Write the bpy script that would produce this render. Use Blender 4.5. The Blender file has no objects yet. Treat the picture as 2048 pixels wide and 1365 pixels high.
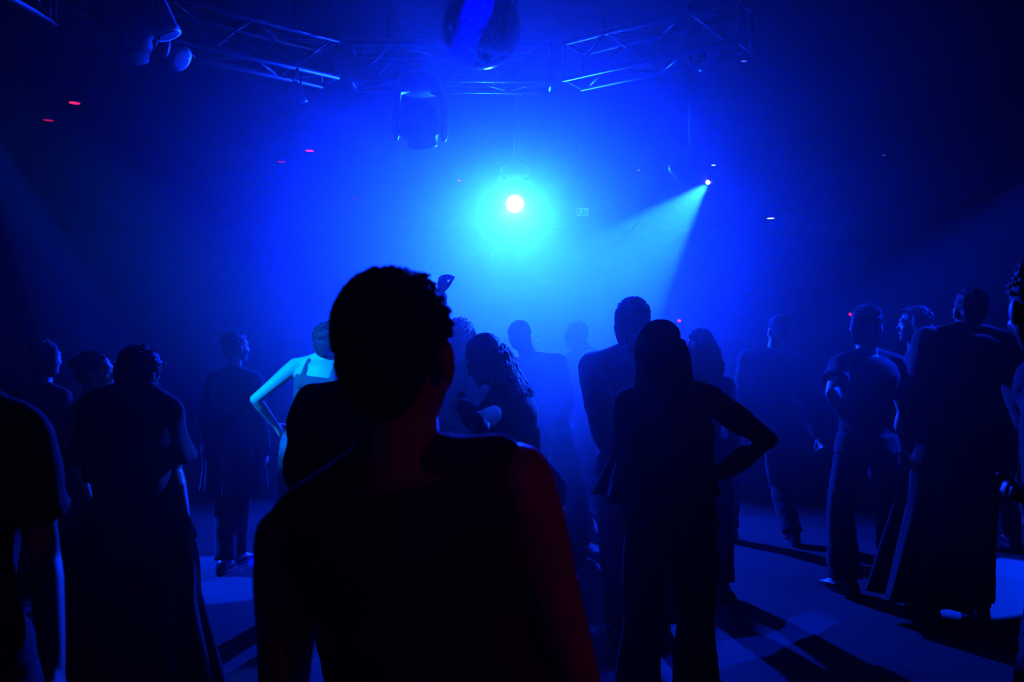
import bpy, math, random
import numpy as np
from mathutils import Vector, Matrix

# ------------------------------------------------------------------ camera
F = 1593.0            # focal length in pixels of the 2048 px wide frame
CAMZ = 1.6
sc = bpy.context.scene
col = sc.collection
cam_data = bpy.data.cameras.new('camera')
cam_data.sensor_width = 36.0
cam_data.lens = F / 2048.0 * 36.0
cam_data.clip_start = 0.05
cam_data.dof.use_dof = True
cam_data.dof.focus_distance = 5.0
cam_data.dof.aperture_fstop = 4.0
cam = bpy.data.objects.new('camera', cam_data)
cam.location = (0, 0, CAMZ)
cam.rotation_euler = (math.pi / 2, 0, 0)
col.objects.link(cam)
sc.camera = cam

# ------------------------------------------------------------------ world, exposure
w = bpy.data.worlds.new('world'); sc.world = w
w.use_nodes = True
w.node_tree.nodes['Background'].inputs[0].default_value = (0, 0, 0, 1)
w.node_tree.nodes['Background'].inputs[1].default_value = 0.0
sc.view_settings.view_transform = 'Standard'
sc.view_settings.look = 'None'
sc.view_settings.gamma = 1.0
sc.view_settings.use_curve_mapping = False
sc.view_settings.exposure = 0.0
sc.cycles.volume_bounces = 0
sc.cycles.max_bounces = 4
sc.cycles.diffuse_bounces = 1
sc.cycles.glossy_bounces = 2
sc.cycles.use_denoising = True
sc.cycles.use_adaptive_sampling = True
sc.cycles.adaptive_threshold = 0.02
sc.cycles.volume_step_rate = 1.5
sc.cycles.sample_clamp_indirect = 4.0

def P(px, py, Y):
    return Vector(((px - 1024) / F * Y, Y, CAMZ - (py - 682.5) / F * Y))

# ------------------------------------------------------------------ lights
def spot(name, loc, target, energy, color, half_deg, blend=0.15, radius=0.03):
    d = bpy.data.lights.new(name, 'SPOT')
    d.energy = energy; d.color = color
    d.spot_size = math.radians(half_deg * 2); d.spot_blend = blend
    d.shadow_soft_size = radius
    o = bpy.data.objects.new(name, d); col.objects.link(o)
    o.location = loc
    o.rotation_euler = (Vector(target) - Vector(loc)).to_track_quat('-Z', 'Y').to_euler()
    return o
def point(name, loc, energy, color, radius=0.05):
    d = bpy.data.lights.new(name, 'POINT')
    d.energy = energy; d.color = color; d.shadow_soft_size = radius
    o = bpy.data.objects.new(name, d); col.objects.link(o); o.location = loc
    return o

LENS = 12.0
HZ = dict(g=0.6, x0=-0.05, sx=1.68, y0=1.6, y1=8.2, d0=0.0007, d1=0.20, z0=2.05, sz=1.10)
MAIN = P(1030, 408, 9.0)
SCAN = P(1415, 367, 6.5)
BLUE = (0.0, 0.01, 1.0)
LAMP = MAIN + Vector((0, -0.03, 0))
spot('beam_lamp', LAMP, (-0.3, 3.0, -0.5), 12000, (0.0018, 0.024, 1.0), 55, 0.5, 0.04)
spot('scanner_beam', SCAN, P(1290, 500, 5.6), 8500, (0.003, 0.045, 1.0), 12.5, 0.3, 0.02)
spot('ball_beam', (0.12, 4.25, 4.36), P(922, 118, 4.66), 220000, (0.0, 0.0, 1.0), 4.6, 0.6, 0.02)
spot('side_beam', P(2260, 220, 6.5), P(1960, 560, 5.4), 6000, (0, 0.02, 1.0), 10, 0.5, 0.02)
spot('floor_spot', (7.2, 9.0, 3.4), (3.15, 5.3, 0), 15000, (0, 0.03, 1.0), 4.0, 0.15, 0.02)
spot('floor_spot_left', (-4.6, 6.6, 3.8), (-2.1, 5.4, 0), 13000, (0, 0.03, 1.0), 6.5, 0.15, 0.02)
spot('front_wash', (-3.2, 1.0, 3.9), P(600, 770, 4.7), 11000, (0.0, 0.20, 1.0), 5.5, 0.5, 0.03)
spot('red_wash', (3.2, -1.2, 2.7), (0.15, 1.3, 1.1), 19, (1.0, 0.0, 0.04), 11, 0.8, 0.05)
spot('red_wash_back', (3.2, -1.2, 2.7), (0.9, 3.2, 1.15), 30, (1.0, 0.0, 0.04), 7, 0.9, 0.05)

# ------------------------------------------------------------------ materials
def mat(name, color, rough=0.6, metal=0.0, spec=0.5, bump=0.0, bscale=40.0, var=0.0, vscale=6.0, sheen=0.0, emit=None, estr=0.0):
    m = bpy.data.materials.new(name); m.use_nodes = True
    nt = m.node_tree; b = nt.nodes['Principled BSDF']
    b.inputs['Roughness'].default_value = rough
    b.inputs['Metallic'].default_value = metal
    b.inputs['Specular IOR Level'].default_value = spec
    b.inputs['Sheen Weight'].default_value = sheen
    tc = nt.nodes.new('ShaderNodeTexCoord')
    if var > 0:
        n = nt.nodes.new('ShaderNodeTexNoise'); n.inputs['Scale'].default_value = vscale
        n.inputs['Detail'].default_value = 3
        nt.links.new(tc.outputs['Object'], n.inputs['Vector'])
        r = nt.nodes.new('ShaderNodeValToRGB')
        c = color
        r.color_ramp.elements[0].position = 0.3; r.color_ramp.elements[1].position = 0.7
        r.color_ramp.elements[0].color = (c[0]*(1-var), c[1]*(1-var), c[2]*(1-var), 1)
        r.color_ramp.elements[1].color = (min(1, c[0]*(1+var)), min(1, c[1]*(1+var)), min(1, c[2]*(1+var)), 1)
        nt.links.new(n.outputs['Fac'], r.inputs['Fac'])
        nt.links.new(r.outputs['Color'], b.inputs['Base Color'])
    else:
        b.inputs['Base Color'].default_value = (*color, 1)
    if bump > 0:
        n2 = nt.nodes.new('ShaderNodeTexNoise'); n2.inputs['Scale'].default_value = bscale
        n2.inputs['Detail'].default_value = 2
        nt.links.new(tc.outputs['Object'], n2.inputs['Vector'])
        bp = nt.nodes.new('ShaderNodeBump'); bp.inputs['Strength'].default_value = bump
        bp.inputs['Distance'].default_value = 0.01
        nt.links.new(n2.outputs['Fac'], bp.inputs['Height'])
        nt.links.new(bp.outputs['Normal'], b.inputs['Normal'])
    if emit:
        b.inputs['Emission Color'].default_value = (*emit, 1)
        b.inputs['Emission Strength'].default_value = estr
    return m

M = {}
M['skin'] = mat('skin', (0.32, 0.22, 0.17), 0.55, spec=0.25, var=0.08, vscale=12)
M['skin_tan'] = mat('skin_tan', (0.22, 0.14, 0.10), 0.5, spec=0.4, var=0.08, vscale=12)
M['skin_dark'] = mat('skin_dark', (0.09, 0.055, 0.04), 0.5, spec=0.25, var=0.08, vscale=12)
M['hair_dark'] = mat('hair_dark', (0.012, 0.009, 0.008), 0.7, spec=0.15, bump=0.3, bscale=120)
M['hair_light'] = mat('hair_light', (0.16, 0.11, 0.07), 0.6, spec=0.3, bump=0.3, bscale=120)
M['black_cloth'] = mat('black_cloth', (0.015, 0.015, 0.017), 0.9, spec=0.08, bump=0.2, bscale=200, sheen=0.05)
M['charcoal_cloth'] = mat('charcoal_cloth', (0.035, 0.036, 0.04), 0.9, spec=0.08, bump=0.2, bscale=200, sheen=0.05)
M['grey_cloth'] = mat('grey_cloth', (0.10, 0.10, 0.11), 0.9, spec=0.08, bump=0.2, bscale=200)
M['denim'] = mat('denim', (0.04, 0.05, 0.08), 0.8, spec=0.2, bump=0.3, bscale=250, var=0.2, vscale=20)
M['leather'] = mat('leather', (0.02, 0.018, 0.016), 0.4, spec=0.5, bump=0.15, bscale=80)
M['eye'] = mat('eye', (0.75, 0.74, 0.72), 0.15)
M['belt'] = mat('belt', (0.35, 0.05, 0.04), 0.5)
M['black_metal'] = mat('black_metal', (0.02, 0.02, 0.022), 0.5, 0.0, spec=0.3, bump=0.05)
M['alu'] = mat('aluminium', (0.05, 0.052, 0.055), 0.5, 1.0, bump=0.03, bscale=90)
M['alu_bright'] = mat('aluminium_bright', (0.16, 0.165, 0.17), 0.45, 1.0, bump=0.03, bscale=90)  # lit copy of the aluminium: stronger light on the left truss put into its colour
M['enamel'] = mat('white_enamel', (0.55, 0.55, 0.56), 0.4, spec=0.4)  # pale stand-in for metal, the brightness of a lit can put into its colour
M['chrome'] = mat('chrome', (0.85, 0.86, 0.88), 0.08, 1.0)
M['silver'] = mat('silver', (0.9, 0.9, 0.92), 0.15, 1.0)
M['rubber'] = mat('rubber', (0.02, 0.02, 0.02), 0.8)

# ------------------------------------------------------------------ object helpers
def link_mesh(name, V, Fc, m, parent=None, smooth=True, loc=None):
    me = bpy.data.meshes.new(name)
    me.from_pydata([tuple(v) for v in V], [], [tuple(f) for f in Fc])
    me.validate(); me.update()
    if smooth:
        me.polygons.foreach_set('use_smooth', [True] * len(me.polygons))
    me.materials.append(m)
    o = bpy.data.objects.new(name, me); col.objects.link(o)
    if parent: o.parent = parent
    if loc is not None: o.location = loc
    return o
def tag(o, label=None, cat=None, group=None, kind=None):
    if label: o['label'] = label
    if cat: o['category'] = cat
    if group: o['group'] = group
    if kind: o['kind'] = kind
    return o
def empty(name, loc, label, cat, group=None):
    o = bpy.data.objects.new(name, None); col.objects.link(o); o.location = loc
    o.empty_display_size = 0.1
    return tag(o, label, cat, group)

class Geo:
    """a bag of closed shapes; off is subtracted from every point (the thing's origin)"""
    def __init__(self): self.V = []; self.F = []; self.n = 0
    def add(self, V, Fc):
        V = np.asarray(V, float).reshape(-1, 3)
        self.V.append(V); self.F += [tuple(i + self.n for i in f) for f in Fc]; self.n += len(V)
    def verts(self, off=(0, 0, 0)):
        return np.concatenate(self.V) - np.array(off, float)
    def box(self, c, half, R=None):
        c = np.array(c, float); h = np.array(half, float)
        V = np.array([[x, y, z] for x in (-1, 1) for y in (-1, 1) for z in (-1, 1)], float) * h
        if R is not None: V = V @ np.array(R).T
        self.add(V + c, [(0, 1, 3, 2), (4, 6, 7, 5), (0, 4, 5, 1), (2, 3, 7, 6), (0, 2, 6, 4), (1, 5, 7, 3)])
    def loft(self, C, A, B, seg=16, caps=True):
        """rings at C[i] spanned by vectors A[i], B[i]"""
        n = len(C); ph = np.linspace(0, 2 * np.pi, seg, endpoint=False)
        V = []
        for c, a, b in zip(C, A, B):
            V.append(np.array(c) + np.outer(np.cos(ph), a) + np.outer(np.sin(ph), b))
        V = np.concatenate(V); Fc = []
        for i in range(n - 1):
            for k in range(seg):
                k2 = (k + 1) % seg
                Fc.append((i*seg+k, i*seg+k2, (i+1)*seg+k2, (i+1)*seg+k))
        if caps:
            Fc.append(tuple(range(seg - 1, -1, -1)))
            Fc.append(tuple((n - 1) * seg + k for k in range(seg)))
        self.add(V, Fc)
    def tube(self, pts, rad, seg=12, round_ends=True, flat=None):
        """round limb through pts with radius rad[i]; flat=(vector, ratio) squeezes the section along a vector"""
        pts = [Vector(p) for p in pts]; rad = list(rad) if hasattr(rad, '__len__') else [rad] * len(pts)
        C = []; R = []; T = []
        n = len(pts)
        for i in range(n):
            if i == 0: t = pts[1] - pts[0]
            elif i == n - 1: t = pts[-1] - pts[-2]
            else: t = (pts[i+1] - pts[i]).normalized() + (pts[i] - pts[i-1]).normalized()
            T.append(t.normalized() if t.length > 1e-9 else Vector((0, 0, 1)))
        if round_ends:
            for a in (1.0, 0.92, 0.71, 0.38):
                C.append(pts[0] - T[0] * rad[0] * a); R.append(rad[0] * math.sqrt(max(0, 1 - a*a)) + 1e-4)
            TT = [T[0]] * 4
        else: TT = []
        for i in range(n): C.append(pts[i]); R.append(rad[i]); TT.append(T[i])
        if round_ends:
            for a in (0.38, 0.71, 0.92, 1.0):
                C.append(pts[-1] + T[-1] * rad[-1] * a); R.append(rad[-1] * math.sqrt(max(0, 1 - a*a)) + 1e-4); TT.append(T[-1])
        up = Vector((0, 0, 1)) if abs(TT[0].z) < 0.9 else Vector((1, 0, 0))
        if flat: up = Vector(flat[0])
        A = []; B = []
        for t, r in zip(TT, R):
            a = t.cross(up)
            if a.length < 1e-4: a = t.orthogonal()
            a.normalize(); b = a.cross(t).normalized()
            if not flat: up = b
            A.append(a * r); B.append(b * r * (flat[1] if flat else 1.0))
        self.loft([tuple(c) for c in C], [tuple(a) for a in A], [tuple(b) for b in B], seg)
    def ball(self, c, r, R=None, seg=16, rings=10):
        r = (r, r, r) if not hasattr(r, '__len__') else r
        V = [(0, 0, -1)]
        for i in range(1, rings):
            th = -math.pi/2 + math.pi * i / rings
            for k in range(seg):
                ph = 2 * math.pi * k / seg
                V.append((math.cos(th)*math.cos(ph), math.cos(th)*math.sin(ph), math.sin(th)))
        V.append((0, 0, 1)); V = np.array(V) * np.array(r)
        if R is not None: V = V @ np.array(R).T
        Fc = []
        for k in range(seg):
            Fc.append((0, 1 + (k+1) % seg, 1 + k))
            for i in range(rings - 2):
                a = 1 + i*seg
                Fc.append((a+k, a+(k+1) % seg, a+seg+(k+1) % seg, a+seg+k))
            Fc.append((len(V)-1, 1+(rings-2)*seg+k, 1+(rings-2)*seg+(k+1) % seg))
        self.add(V + np.array(c), Fc)
    def obj(self, name, m, parent=None, off=(0, 0, 0), smooth=True, loc=None):
        return link_mesh(name, self.verts(off), self.F, m, parent, smooth, loc)

def remesh(V, Fc, voxel, smooth=2):
    me = bpy.data.meshes.new('tmp'); me.from_pydata([tuple(v) for v in V], [], Fc); me.update()
    o = bpy.data.objects.new('tmp', me); col.objects.link(o)
    md = o.modifiers.new('r', 'REMESH'); md.mode = 'VOXEL'; md.voxel_size = voxel; md.adaptivity = 0.0
    if smooth:
        s = o.modifiers.new('s', 'SMOOTH'); s.factor = 0.5; s.iterations = smooth
    dg = bpy.context.evaluated_depsgraph_get()
    ev = o.evaluated_get(dg); out = bpy.data.meshes.new_from_object(ev)
    bpy.data.objects.remove(o); bpy.data.meshes.remove(me)
    return out
def wave(co, freq, seed, n=7, aniso=(1, 1, 1)):
    """cheap smooth noise, -1..1"""
    rng = np.random.RandomState(seed); out = np.zeros(len(co))
    for _ in range(n):
        d = rng.normal(size=3) * np.array(aniso); d /= max(1e-6, np.linalg.norm(d)); f = freq * (0.6 + rng.rand())
        out += np.sin(co @ d * f + 3 * np.sin(co @ rng.normal(size=3) * f * 0.3) + rng.rand() * 6.28)
    return out / n
def solid(g, name, m, parent, off, voxel=0.009, smooth=2, wrinkle=0.0, freq=40, seed=1, aniso=(1, 1, 1), extra=None):
    me = remesh(g.verts(off), g.F, voxel, smooth)
    n = len(me.vertices)
    if wrinkle and n:
        co = np.empty(n * 3); me.vertices.foreach_get('co', co); co = co.reshape(-1, 3)
        no = np.empty(n * 3); me.vertices.foreach_get('normal', no); no = no.reshape(-1, 3)
        co = co + no * (wrinkle * 2.0 * wave(co, freq, seed, aniso=aniso))[:, None]
        me.vertices.foreach_set('co', co.ravel()); me.update()
    if extra is not None and extra.n:
        V0 = np.empty(n * 3); me.vertices.foreach_get('co', V0); V0 = V0.reshape(-1, 3)
        F0 = [tuple(p.vertices) for p in me.polygons]
        V1 = extra.verts(off)
        bpy.data.meshes.remove(me)
        me = bpy.data.meshes.new(name)
        me.from_pydata([tuple(v) for v in np.concatenate([V0, V1])], [], F0 + [tuple(i + n for i in f) for f in extra.F])
        me.update()
    me.name = name
    me.polygons.foreach_set('use_smooth', [True] * len(me.polygons))
    me.materials.clear(); me.materials.append(m)
    o = bpy.data.objects.new(name, me); col.objects.link(o); o.parent = parent
    return o
# ------------------------------------------------------------------ room
X0, X1, Y0, Y1, ZC = -9.0, 9.0, -2.5, 20.0, 4.4
M['wall'] = mat('wall_paint', (0.006, 0.006, 0.007), 0.8, bump=0.1, bscale=20)
M['ceiling'] = mat('ceiling_paint', (0.006, 0.006, 0.007), 0.8, bump=0.2, bscale=12)
def slab(name, lo, hi, m):
    g = Geo(); lo = np.array(lo); hi = np.array(hi); g.box((lo+hi)/2, (hi-lo)/2)
    return tag(g.obj(name, m, smooth=False), kind='structure')
slab('ceiling', (X0, Y0, ZC), (X1, Y1, ZC + 0.2), M['ceiling'])
slab('wall_left', (X0 - 0.2, Y0, 0), (X0, Y1, ZC), M['wall'])
slab('wall_right', (X1, Y0, 0), (X1 + 0.2, Y1, ZC), M['wall'])
slab('wall_back', (X0, Y1, 0), (X1, Y1 + 0.2, ZC), M['wall'])
slab('wall_front', (X0, Y0 - 0.2, 0), (X1, Y0, ZC), M['wall'])

def floor_material():
    m = bpy.data.materials.new('dance_floor'); m.use_nodes = True; nt = m.node_tree
    b = nt.nodes['Principled BSDF']; tc = nt.nodes.new('ShaderNodeTexCoord')
    mp = nt.nodes.new('ShaderNodeMapping'); mp.inputs['Rotation'].default_value = (0, 0, math.radians(28))
    mp.inputs['Scale'].default_value = (1.0, 14.0, 1.0)
    n = nt.nodes.new('ShaderNodeTexNoise'); n.inputs['Scale'].default_value = 3.0; n.inputs['Detail'].default_value = 6
    n2 = nt.nodes.new('ShaderNodeTexNoise'); n2.inputs['Scale'].default_value = 2.2; n2.inputs['Detail'].default_value = 5
    nt.links.new(tc.outputs['Object'], mp.inputs['Vector']); nt.links.new(mp.outputs['Vector'], n.inputs['Vector'])
    nt.links.new(tc.outputs['Object'], n2.inputs['Vector'])
    mx = nt.nodes.new('ShaderNodeMath'); mx.operation = 'ADD'
    nt.links.new(n.outputs['Fac'], mx.inputs[0]); nt.links.new(n2.outputs['Fac'], mx.inputs[1])
    r = nt.nodes.new('ShaderNodeValToRGB')
    r.color_ramp.elements[0].position = 0.7; r.color_ramp.elements[0].color = (0.010, 0.0097, 0.0094, 1)
    r.color_ramp.elements[1].position = 1.3; r.color_ramp.elements[1].color = (0.024, 0.0234, 0.0226, 1)
    nt.links.new(mx.outputs[0], r.inputs['Fac']); nt.links.new(r.outputs['Color'], b.inputs['Base Color'])
    b.inputs['Roughness'].default_value = 0.75; b.inputs['Specular IOR Level'].default_value = 0.1
    bp = nt.nodes.new('ShaderNodeBump'); bp.inputs['Strength'].default_value = 0.25; bp.inputs['Distance'].default_value = 0.004
    nt.links.new(n.outputs['Fac'], bp.inputs['Height']); nt.links.new(bp.outputs['Normal'], b.inputs['Normal'])
    return m
M['floor'] = floor_material()
slab('floor', (X0, Y0, -0.2), (X1, Y1, 0.0), M['floor'])

# haze that fills the hall: thick smoke round the stage end, thinner towards the sides and the camera
def haze():
    hm = bpy.data.materials.new('haze'); hm.use_nodes = True; nt = hm.node_tree; L = nt.links
    nt.nodes.remove(nt.nodes['Principled BSDF'])
    def mth(op, a, b=None, c=None):
        n = nt.nodes.new('ShaderNodeMath'); n.operation = op
        for i, v in enumerate((a, b, c)):
            if v is None: continue
            if isinstance(v, (int, float)): n.inputs[i].default_value = v
            else: L.new(v, n.inputs[i])
        return n.outputs[0]
    tc = nt.nodes.new('ShaderNodeTexCoord'); sx = nt.nodes.new('ShaderNodeSeparateXYZ'); L.new(tc.outputs['Object'], sx.inputs[0])
    x = mth('DIVIDE', mth('SUBTRACT', sx.outputs[0], HZ['x0']), HZ['sx'])
    ex = mth('EXPONENT', mth('MULTIPLY', mth('POWER', mth('ABSOLUTE', x), 2.0), -1.0))
    z = mth('DIVIDE', mth('SUBTRACT', sx.outputs[2], HZ['z0']), HZ['sz'])
    ez = mth('EXPONENT', mth('MULTIPLY', mth('POWER', mth('ABSOLUTE', z), 2.0), -1.0))
    ex = mth('MULTIPLY', ex, ez)
    mr = nt.nodes.new('ShaderNodeMapRange'); mr.interpolation_type = 'SMOOTHSTEP'
    L.new(sx.outputs[1], mr.inputs[0]); mr.inputs[1].default_value = HZ['y0']; mr.inputs[2].default_value = HZ['y1']
    d = mth('ADD', mth('MULTIPLY', mth('MULTIPLY', ex, mr.outputs[0]), HZ['d1']), HZ['d0'])
    vs = nt.nodes.new('ShaderNodeVolumeScatter')
    vs.inputs['Color'].default_value = (1, 1, 1, 1); L.new(d, vs.inputs['Density'])
    vs.inputs['Anisotropy'].default_value = HZ['g']
    L.new(vs.outputs[0], nt.nodes['Material Output'].inputs['Volume'])
    g = Geo(); e = 0.01
    g.box(((X0+X1)/2, (Y0+Y1)/2, ZC/2), ((X1-X0)/2 - e, (Y1-Y0)/2 - e, ZC/2 - e))
    tag(g.obj('haze', hm, smooth=False), 'thin blue smoke haze hanging all through the hall', 'haze', kind='stuff')
haze()
# ------------------------------------------------------------------ people
def lerp(a, b, t): return a + (b - a) * t
def ik(a, c, l1, l2, bend):
    """middle joint between a and c with bone lengths l1, l2, bent towards bend"""
    d = c - a; L = d.length
    if L > (l1 + l2) * 0.999:
        return a + d * (l1 / (l1 + l2))
    L = max(L, abs(l1 - l2) + 1e-3)
    x = (l1*l1 - l2*l2 + L*L) / (2 * L); h = math.sqrt(max(0, l1*l1 - x*x))
    u = d.normalized(); b = bend - u * bend.dot(u)
    if b.length < 1e-4: b = u.orthogonal()
    return a + u * x + b.normalized() * h
def reach(parent, L, px, py, s):
    """the point at distance L from parent whose pixel is (px, py); s: +1 away, -1 towards the camera"""
    d = P(px, py, 1.0) - Vector((0, 0, CAMZ)); d.normalize(); o = Vector((0, 0, CAMZ))
    m = parent - o; b = m.dot(d); c = m.dot(m) - L*L; disc = b*b - c
    if disc < 0:
        q = o + d * b
        return parent + (q - parent).normalized() * L
    return o + d * (b + s * math.sqrt(disc))

CLOTH = {}
def person(label, px, Y, H=1.75, heading=0.0, female=False, J=None, legs=None, head=(0, 0, 0),
           hair='short', hair_mat='hair_dark', top='tee', top_mat='black_cloth', bottom='trousers',
           bottom_mat='black_cloth', skin='skin', bulk=1.0, voxel=0.009, seed=1, hands=None, pelvis=None,
           hem=None, flare=0.0, belt=False, locks=240, lock_scale=1.0, head_scale=1.0):
    J = J or {}; s = H / 1.75
    base = P(px, 682.5, Y); base.z = 0
    hd = math.radians(heading)
    f = Vector((math.sin(hd), math.cos(hd), 0)); r = Vector((math.cos(hd), -math.sin(hd), 0)); up = Vector((0, 0, 1))
    root = empty('person', base, label, 'person')
    off = tuple(base)
    g3 = lambda k, d: (P(J[k][0], J[k][1], Y + (J[k][2] if len(J[k]) > 2 else 0)) if k in J else d)
    pel = base + up * (0.525 * H)
    if pelvis: pel = P(pelvis[0], pelvis[1], Y + (pelvis[2] if len(pelvis) > 2 else 0))
    spine = 0.30 * H
    neck = g3('neck', pel + up * spine)
    sp = (neck - pel); 
    su = sp.normalized()
    headc = g3('head', neck + (su * 0.6 + up * 0.4).normalized() * 0.112 * H + f * 0.015 * H)
    print('SPINE %.2f (want %.2f) head %.2f  %s' % (sp.length, spine, (headc-neck).length/(.112*H), label[:40])) if abs(sp.length-spine) > .04 else None
    # shoulders
    sw = (0.092 if female else 0.106) * H * bulk
    shr = (r - su * r.dot(su)).normalized(); roll = math.radians(J.get('roll', 0))
    shr = (Matrix.Rotation(roll, 3, shr.cross(su)) @ shr)
    drop = 0.030 * H
    shR = g3('shR', neck + shr * sw - su * drop); shL = g3('shL', neck - shr * sw - su * drop)
    ua, fa = 0.172 * H, 0.148 * H
    hp = 0.052 * H * (1.05 if female else 1.0)
    hipR = pel + r * hp - up * 0.01; hipL = pel - r * hp - up * 0.01
    th, shn = 0.245 * H, 0.238 * H
    A = {}
    for sd, sh, sg in (('R', shR, 1), ('L', shL, -1)):
        el = sh - up * ua * 0.97 + r * sg * ua * 0.18 - f * 0.02
        if 'el' + sd in J: v = J['el' + sd]; el = reach(sh, ua, v[0], v[1], v[2] if len(v) > 2 else -1)
        wr = el - up * fa * 0.93 + f * fa * 0.3
        if 'wr' + sd in J: v = J['wr' + sd]; wr = reach(el, fa, v[0], v[1], v[2] if len(v) > 2 else -1)
        A[sd] = (sh, el, wr)
    Lg = {}
    legs = legs or {}
    for sd, hip, sg in (('R', hipR, 1), ('L', hipL, -1)):
        if sd in legs:
            lx, dY = legs[sd][0], legs[sd][1]
            an = P(lx, 682.5, Y + dY); an.z = (legs[sd][2] if len(legs[sd]) > 2 else 0.045 * H)
        else:
            an = base + r * sg * hp * 1.5; an.z = 0.045 * H
        kn = ik(hip, an, th, shn, f + r * sg * 0.25)
        Lg[sd] = (hip, kn, an)
    # ---------------- body (one continuous surface)
    g = Geo()
    if female:
        prof = [(-.15, .11, .095), (-.03, .172, .118), (.12, .160, .112), (.34, .122, .092), (.58, .138, .104), (.70, .145, .112), (.82, .140, .095), (.93, .112, .078), (1.0, .055, .055)]
    else:
        prof = [(-.15, .11, .09), (-.03, .160, .112), (.12, .155, .108), (.34, .142, .102), (.58, .162, .112), (.78, .172, .115), (.90, .150, .098), (.96, .105, .08), (1.0, .062, .062)]
    def frame(t):
        lat = (r * (1 - t) + shr * t); lat = (lat - su * lat.dot(su)).normalized()
        return lat, su.cross(lat).normalized()
    def torso(g, t0=-.2, t1=1.05, add=0.0, seg=24, hips_add=0.0):
        C = []; AA = []; BB = []
        for t, a, b in prof:
            if t < t0 or t > t1: continue
            lat, fr = frame(max(0, min(1, t)))
            k = s * bulk
            arch = fr * (0.018 * s * math.sin(max(0, min(1, t)) * math.pi * 2.0 - 0.6))
            C.append(tuple(pel + sp * t + arch)); AA.append(tuple(lat * (a * k + add))); BB.append(tuple(fr * (b * k + add)))
        g.loft(C, AA, BB, seg)
    torso(g)
    if female:
        lat, fr = frame(.7)
        for sg in (1, -1): g.ball(tuple(pel + sp * .68 + lat * .07 * s * sg + fr * .075 * s * 1.0), (.055*s, .055*s, .055*s))
    if True:
        lat, fr = frame(0)
        for sg in (1, -1): g.ball(tuple(pel - up * .03 * s + lat * .075 * s * sg - fr * .05 * s), (.085*s, .075*s, .09*s))
    nr = (0.050 if female else 0.060) * s
    hdir = (headc - neck).normalized()
    g.tube([neck - su * 0.03, lerp(neck, headc, 0.5), headc - hdir * 0.02], [nr * 1.15, nr, nr * .95])
    tz = (0.045 if female else 0.055) * s
    ar = (0.82 if female else 1.0) * s * (0.5 + 0.5 * bulk)
    for sd in 'RL':
        sh, el, wr = A[sd]
        g.tube([neck + su * 0.035 * s, lerp(neck, sh, 0.5) + su * 0.005, sh], [tz * .8, tz * .95, .052 * ar], flat=(tuple(frame(1)[1]), 0.85))
        ax = (el - sh)
        g.tube([sh, sh + ax * .25, sh + ax * .55, el], [.056*ar, .055*ar, .046*ar, .038*ar])
        a2 = wr - el
        g.tube([el, el + a2 * .25, el + a2 * .65, wr], [.039*ar, .041*ar, .033*ar, .025*ar])
        # armpit / chest mass
        g.tube([lerp(neck, sh, .55) - su * .08 * s, sh - su * .02], [.07 * s, .05 * ar])
        # hand
        hnd = (hands or {}).get(sd, {})
        d = Vector(hnd.get('d', tuple(a2.normalized()))).normalized()
        n = Vector(hnd.get('n', tuple(r * (-1 if sd == 'R' else 1)))); n = (n - d * n.dot(d))
        n = n.normalized() if n.length > 1e-3 else d.orthogonal().normalized()
        wd = d.cross(n).normalized()       # across the palm
        curl = hnd.get('curl', 35); k = s * (0.92 if female else 1.0); spread = hnd.get('spread', 6)
        g.loft([tuple(wr - d*.015*k), tuple(wr + d*.02*k), tuple(wr + d*.055*k), tuple(wr + d*.088*k), tuple(wr + d*.098*k)],
               [tuple(wd * q * k) for q in (.024, .031, .041, .042, .034)], [tuple(n * q * k) for q in (.019, .017, .0165, .014, .009)], 12)
        th_side = 1 if (wd.dot(f) > 0) else -1
        if 'thumb' in hnd: th_side = hnd['thumb']
        for i, (lat_, ln) in enumerate(((.030, .072), (.010, .080), (-.011, .074), (-.031, .058))):
            b = wr + d * .088 * k + wd * lat_ * th_side * k
            ang = math.radians(spread * (1.5 - i) * 0.6 * th_side)
            dd = (d * math.cos(ang) + wd * math.sin(ang)).normalized()
            pts = [b - dd * .015 * k, b]; c = math.radians(curl + (i * 4)); a = 0
            for q, sg_ in enumerate((.45, .32, .23)):
                a += c * (0.8 if q == 0 else 1.0)
                pts.append(pts[-1] + (dd * math.cos(a) + n * math.sin(a)) * ln * sg_ * k)
            rf = max(.0085 * k, voxel * 1.0)
            g.tube(pts, [rf * 1.1, rf * 1.1, rf, rf * .95, rf * .85], seg=8)
        tb = wr + d * .028 * k + wd * .026 * th_side * k
        td = (d * .75 + wd * th_side * .65 + n * .25).normalized()
        rt = max(.0105 * k, voxel * 1.05)
        g.tube([tb - td * .01, tb + td * .035 * k, tb + td * .055 * k + d * .012 * k, tb + td * .068 * k + d * .03 * k + n * .012 * math.sin(math.radians(curl)) * k], [rt * 1.3, rt * 1.1, rt, rt * .85], seg=8)
    lr = (1.0 if not female else 0.97) * s
    for sd in 'RL':
        hip, kn, an = Lg[sd]
        ax = kn - hip; a2 = an - kn
        g.tube([hip, hip + ax * .3, hip + ax * .7, kn], [.088*lr, .084*lr, .066*lr, .054*lr])
        bk = -f * .012 * s
        g.tube([kn, kn + a2 * .28 + bk, kn + a2 * .6 + bk, an], [.053*lr, .055*lr, .045*lr, .036*lr])
        ft = math.radians(heading + (10 if sd == 'R' else -10))
        fd = Vector((math.sin(ft), math.cos(ft), 0))
        toe = an + fd * .15 * s - up * (an.z * .62 if an.z < .12 else .05)
        g.tube([an - fd * .02, an + fd * .06 * s - up * .015, toe], [.036*s, .034*s, .024*s], flat=((0, 0, 1), .8))
    # head
    yaw, pitch, rl = head
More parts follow.
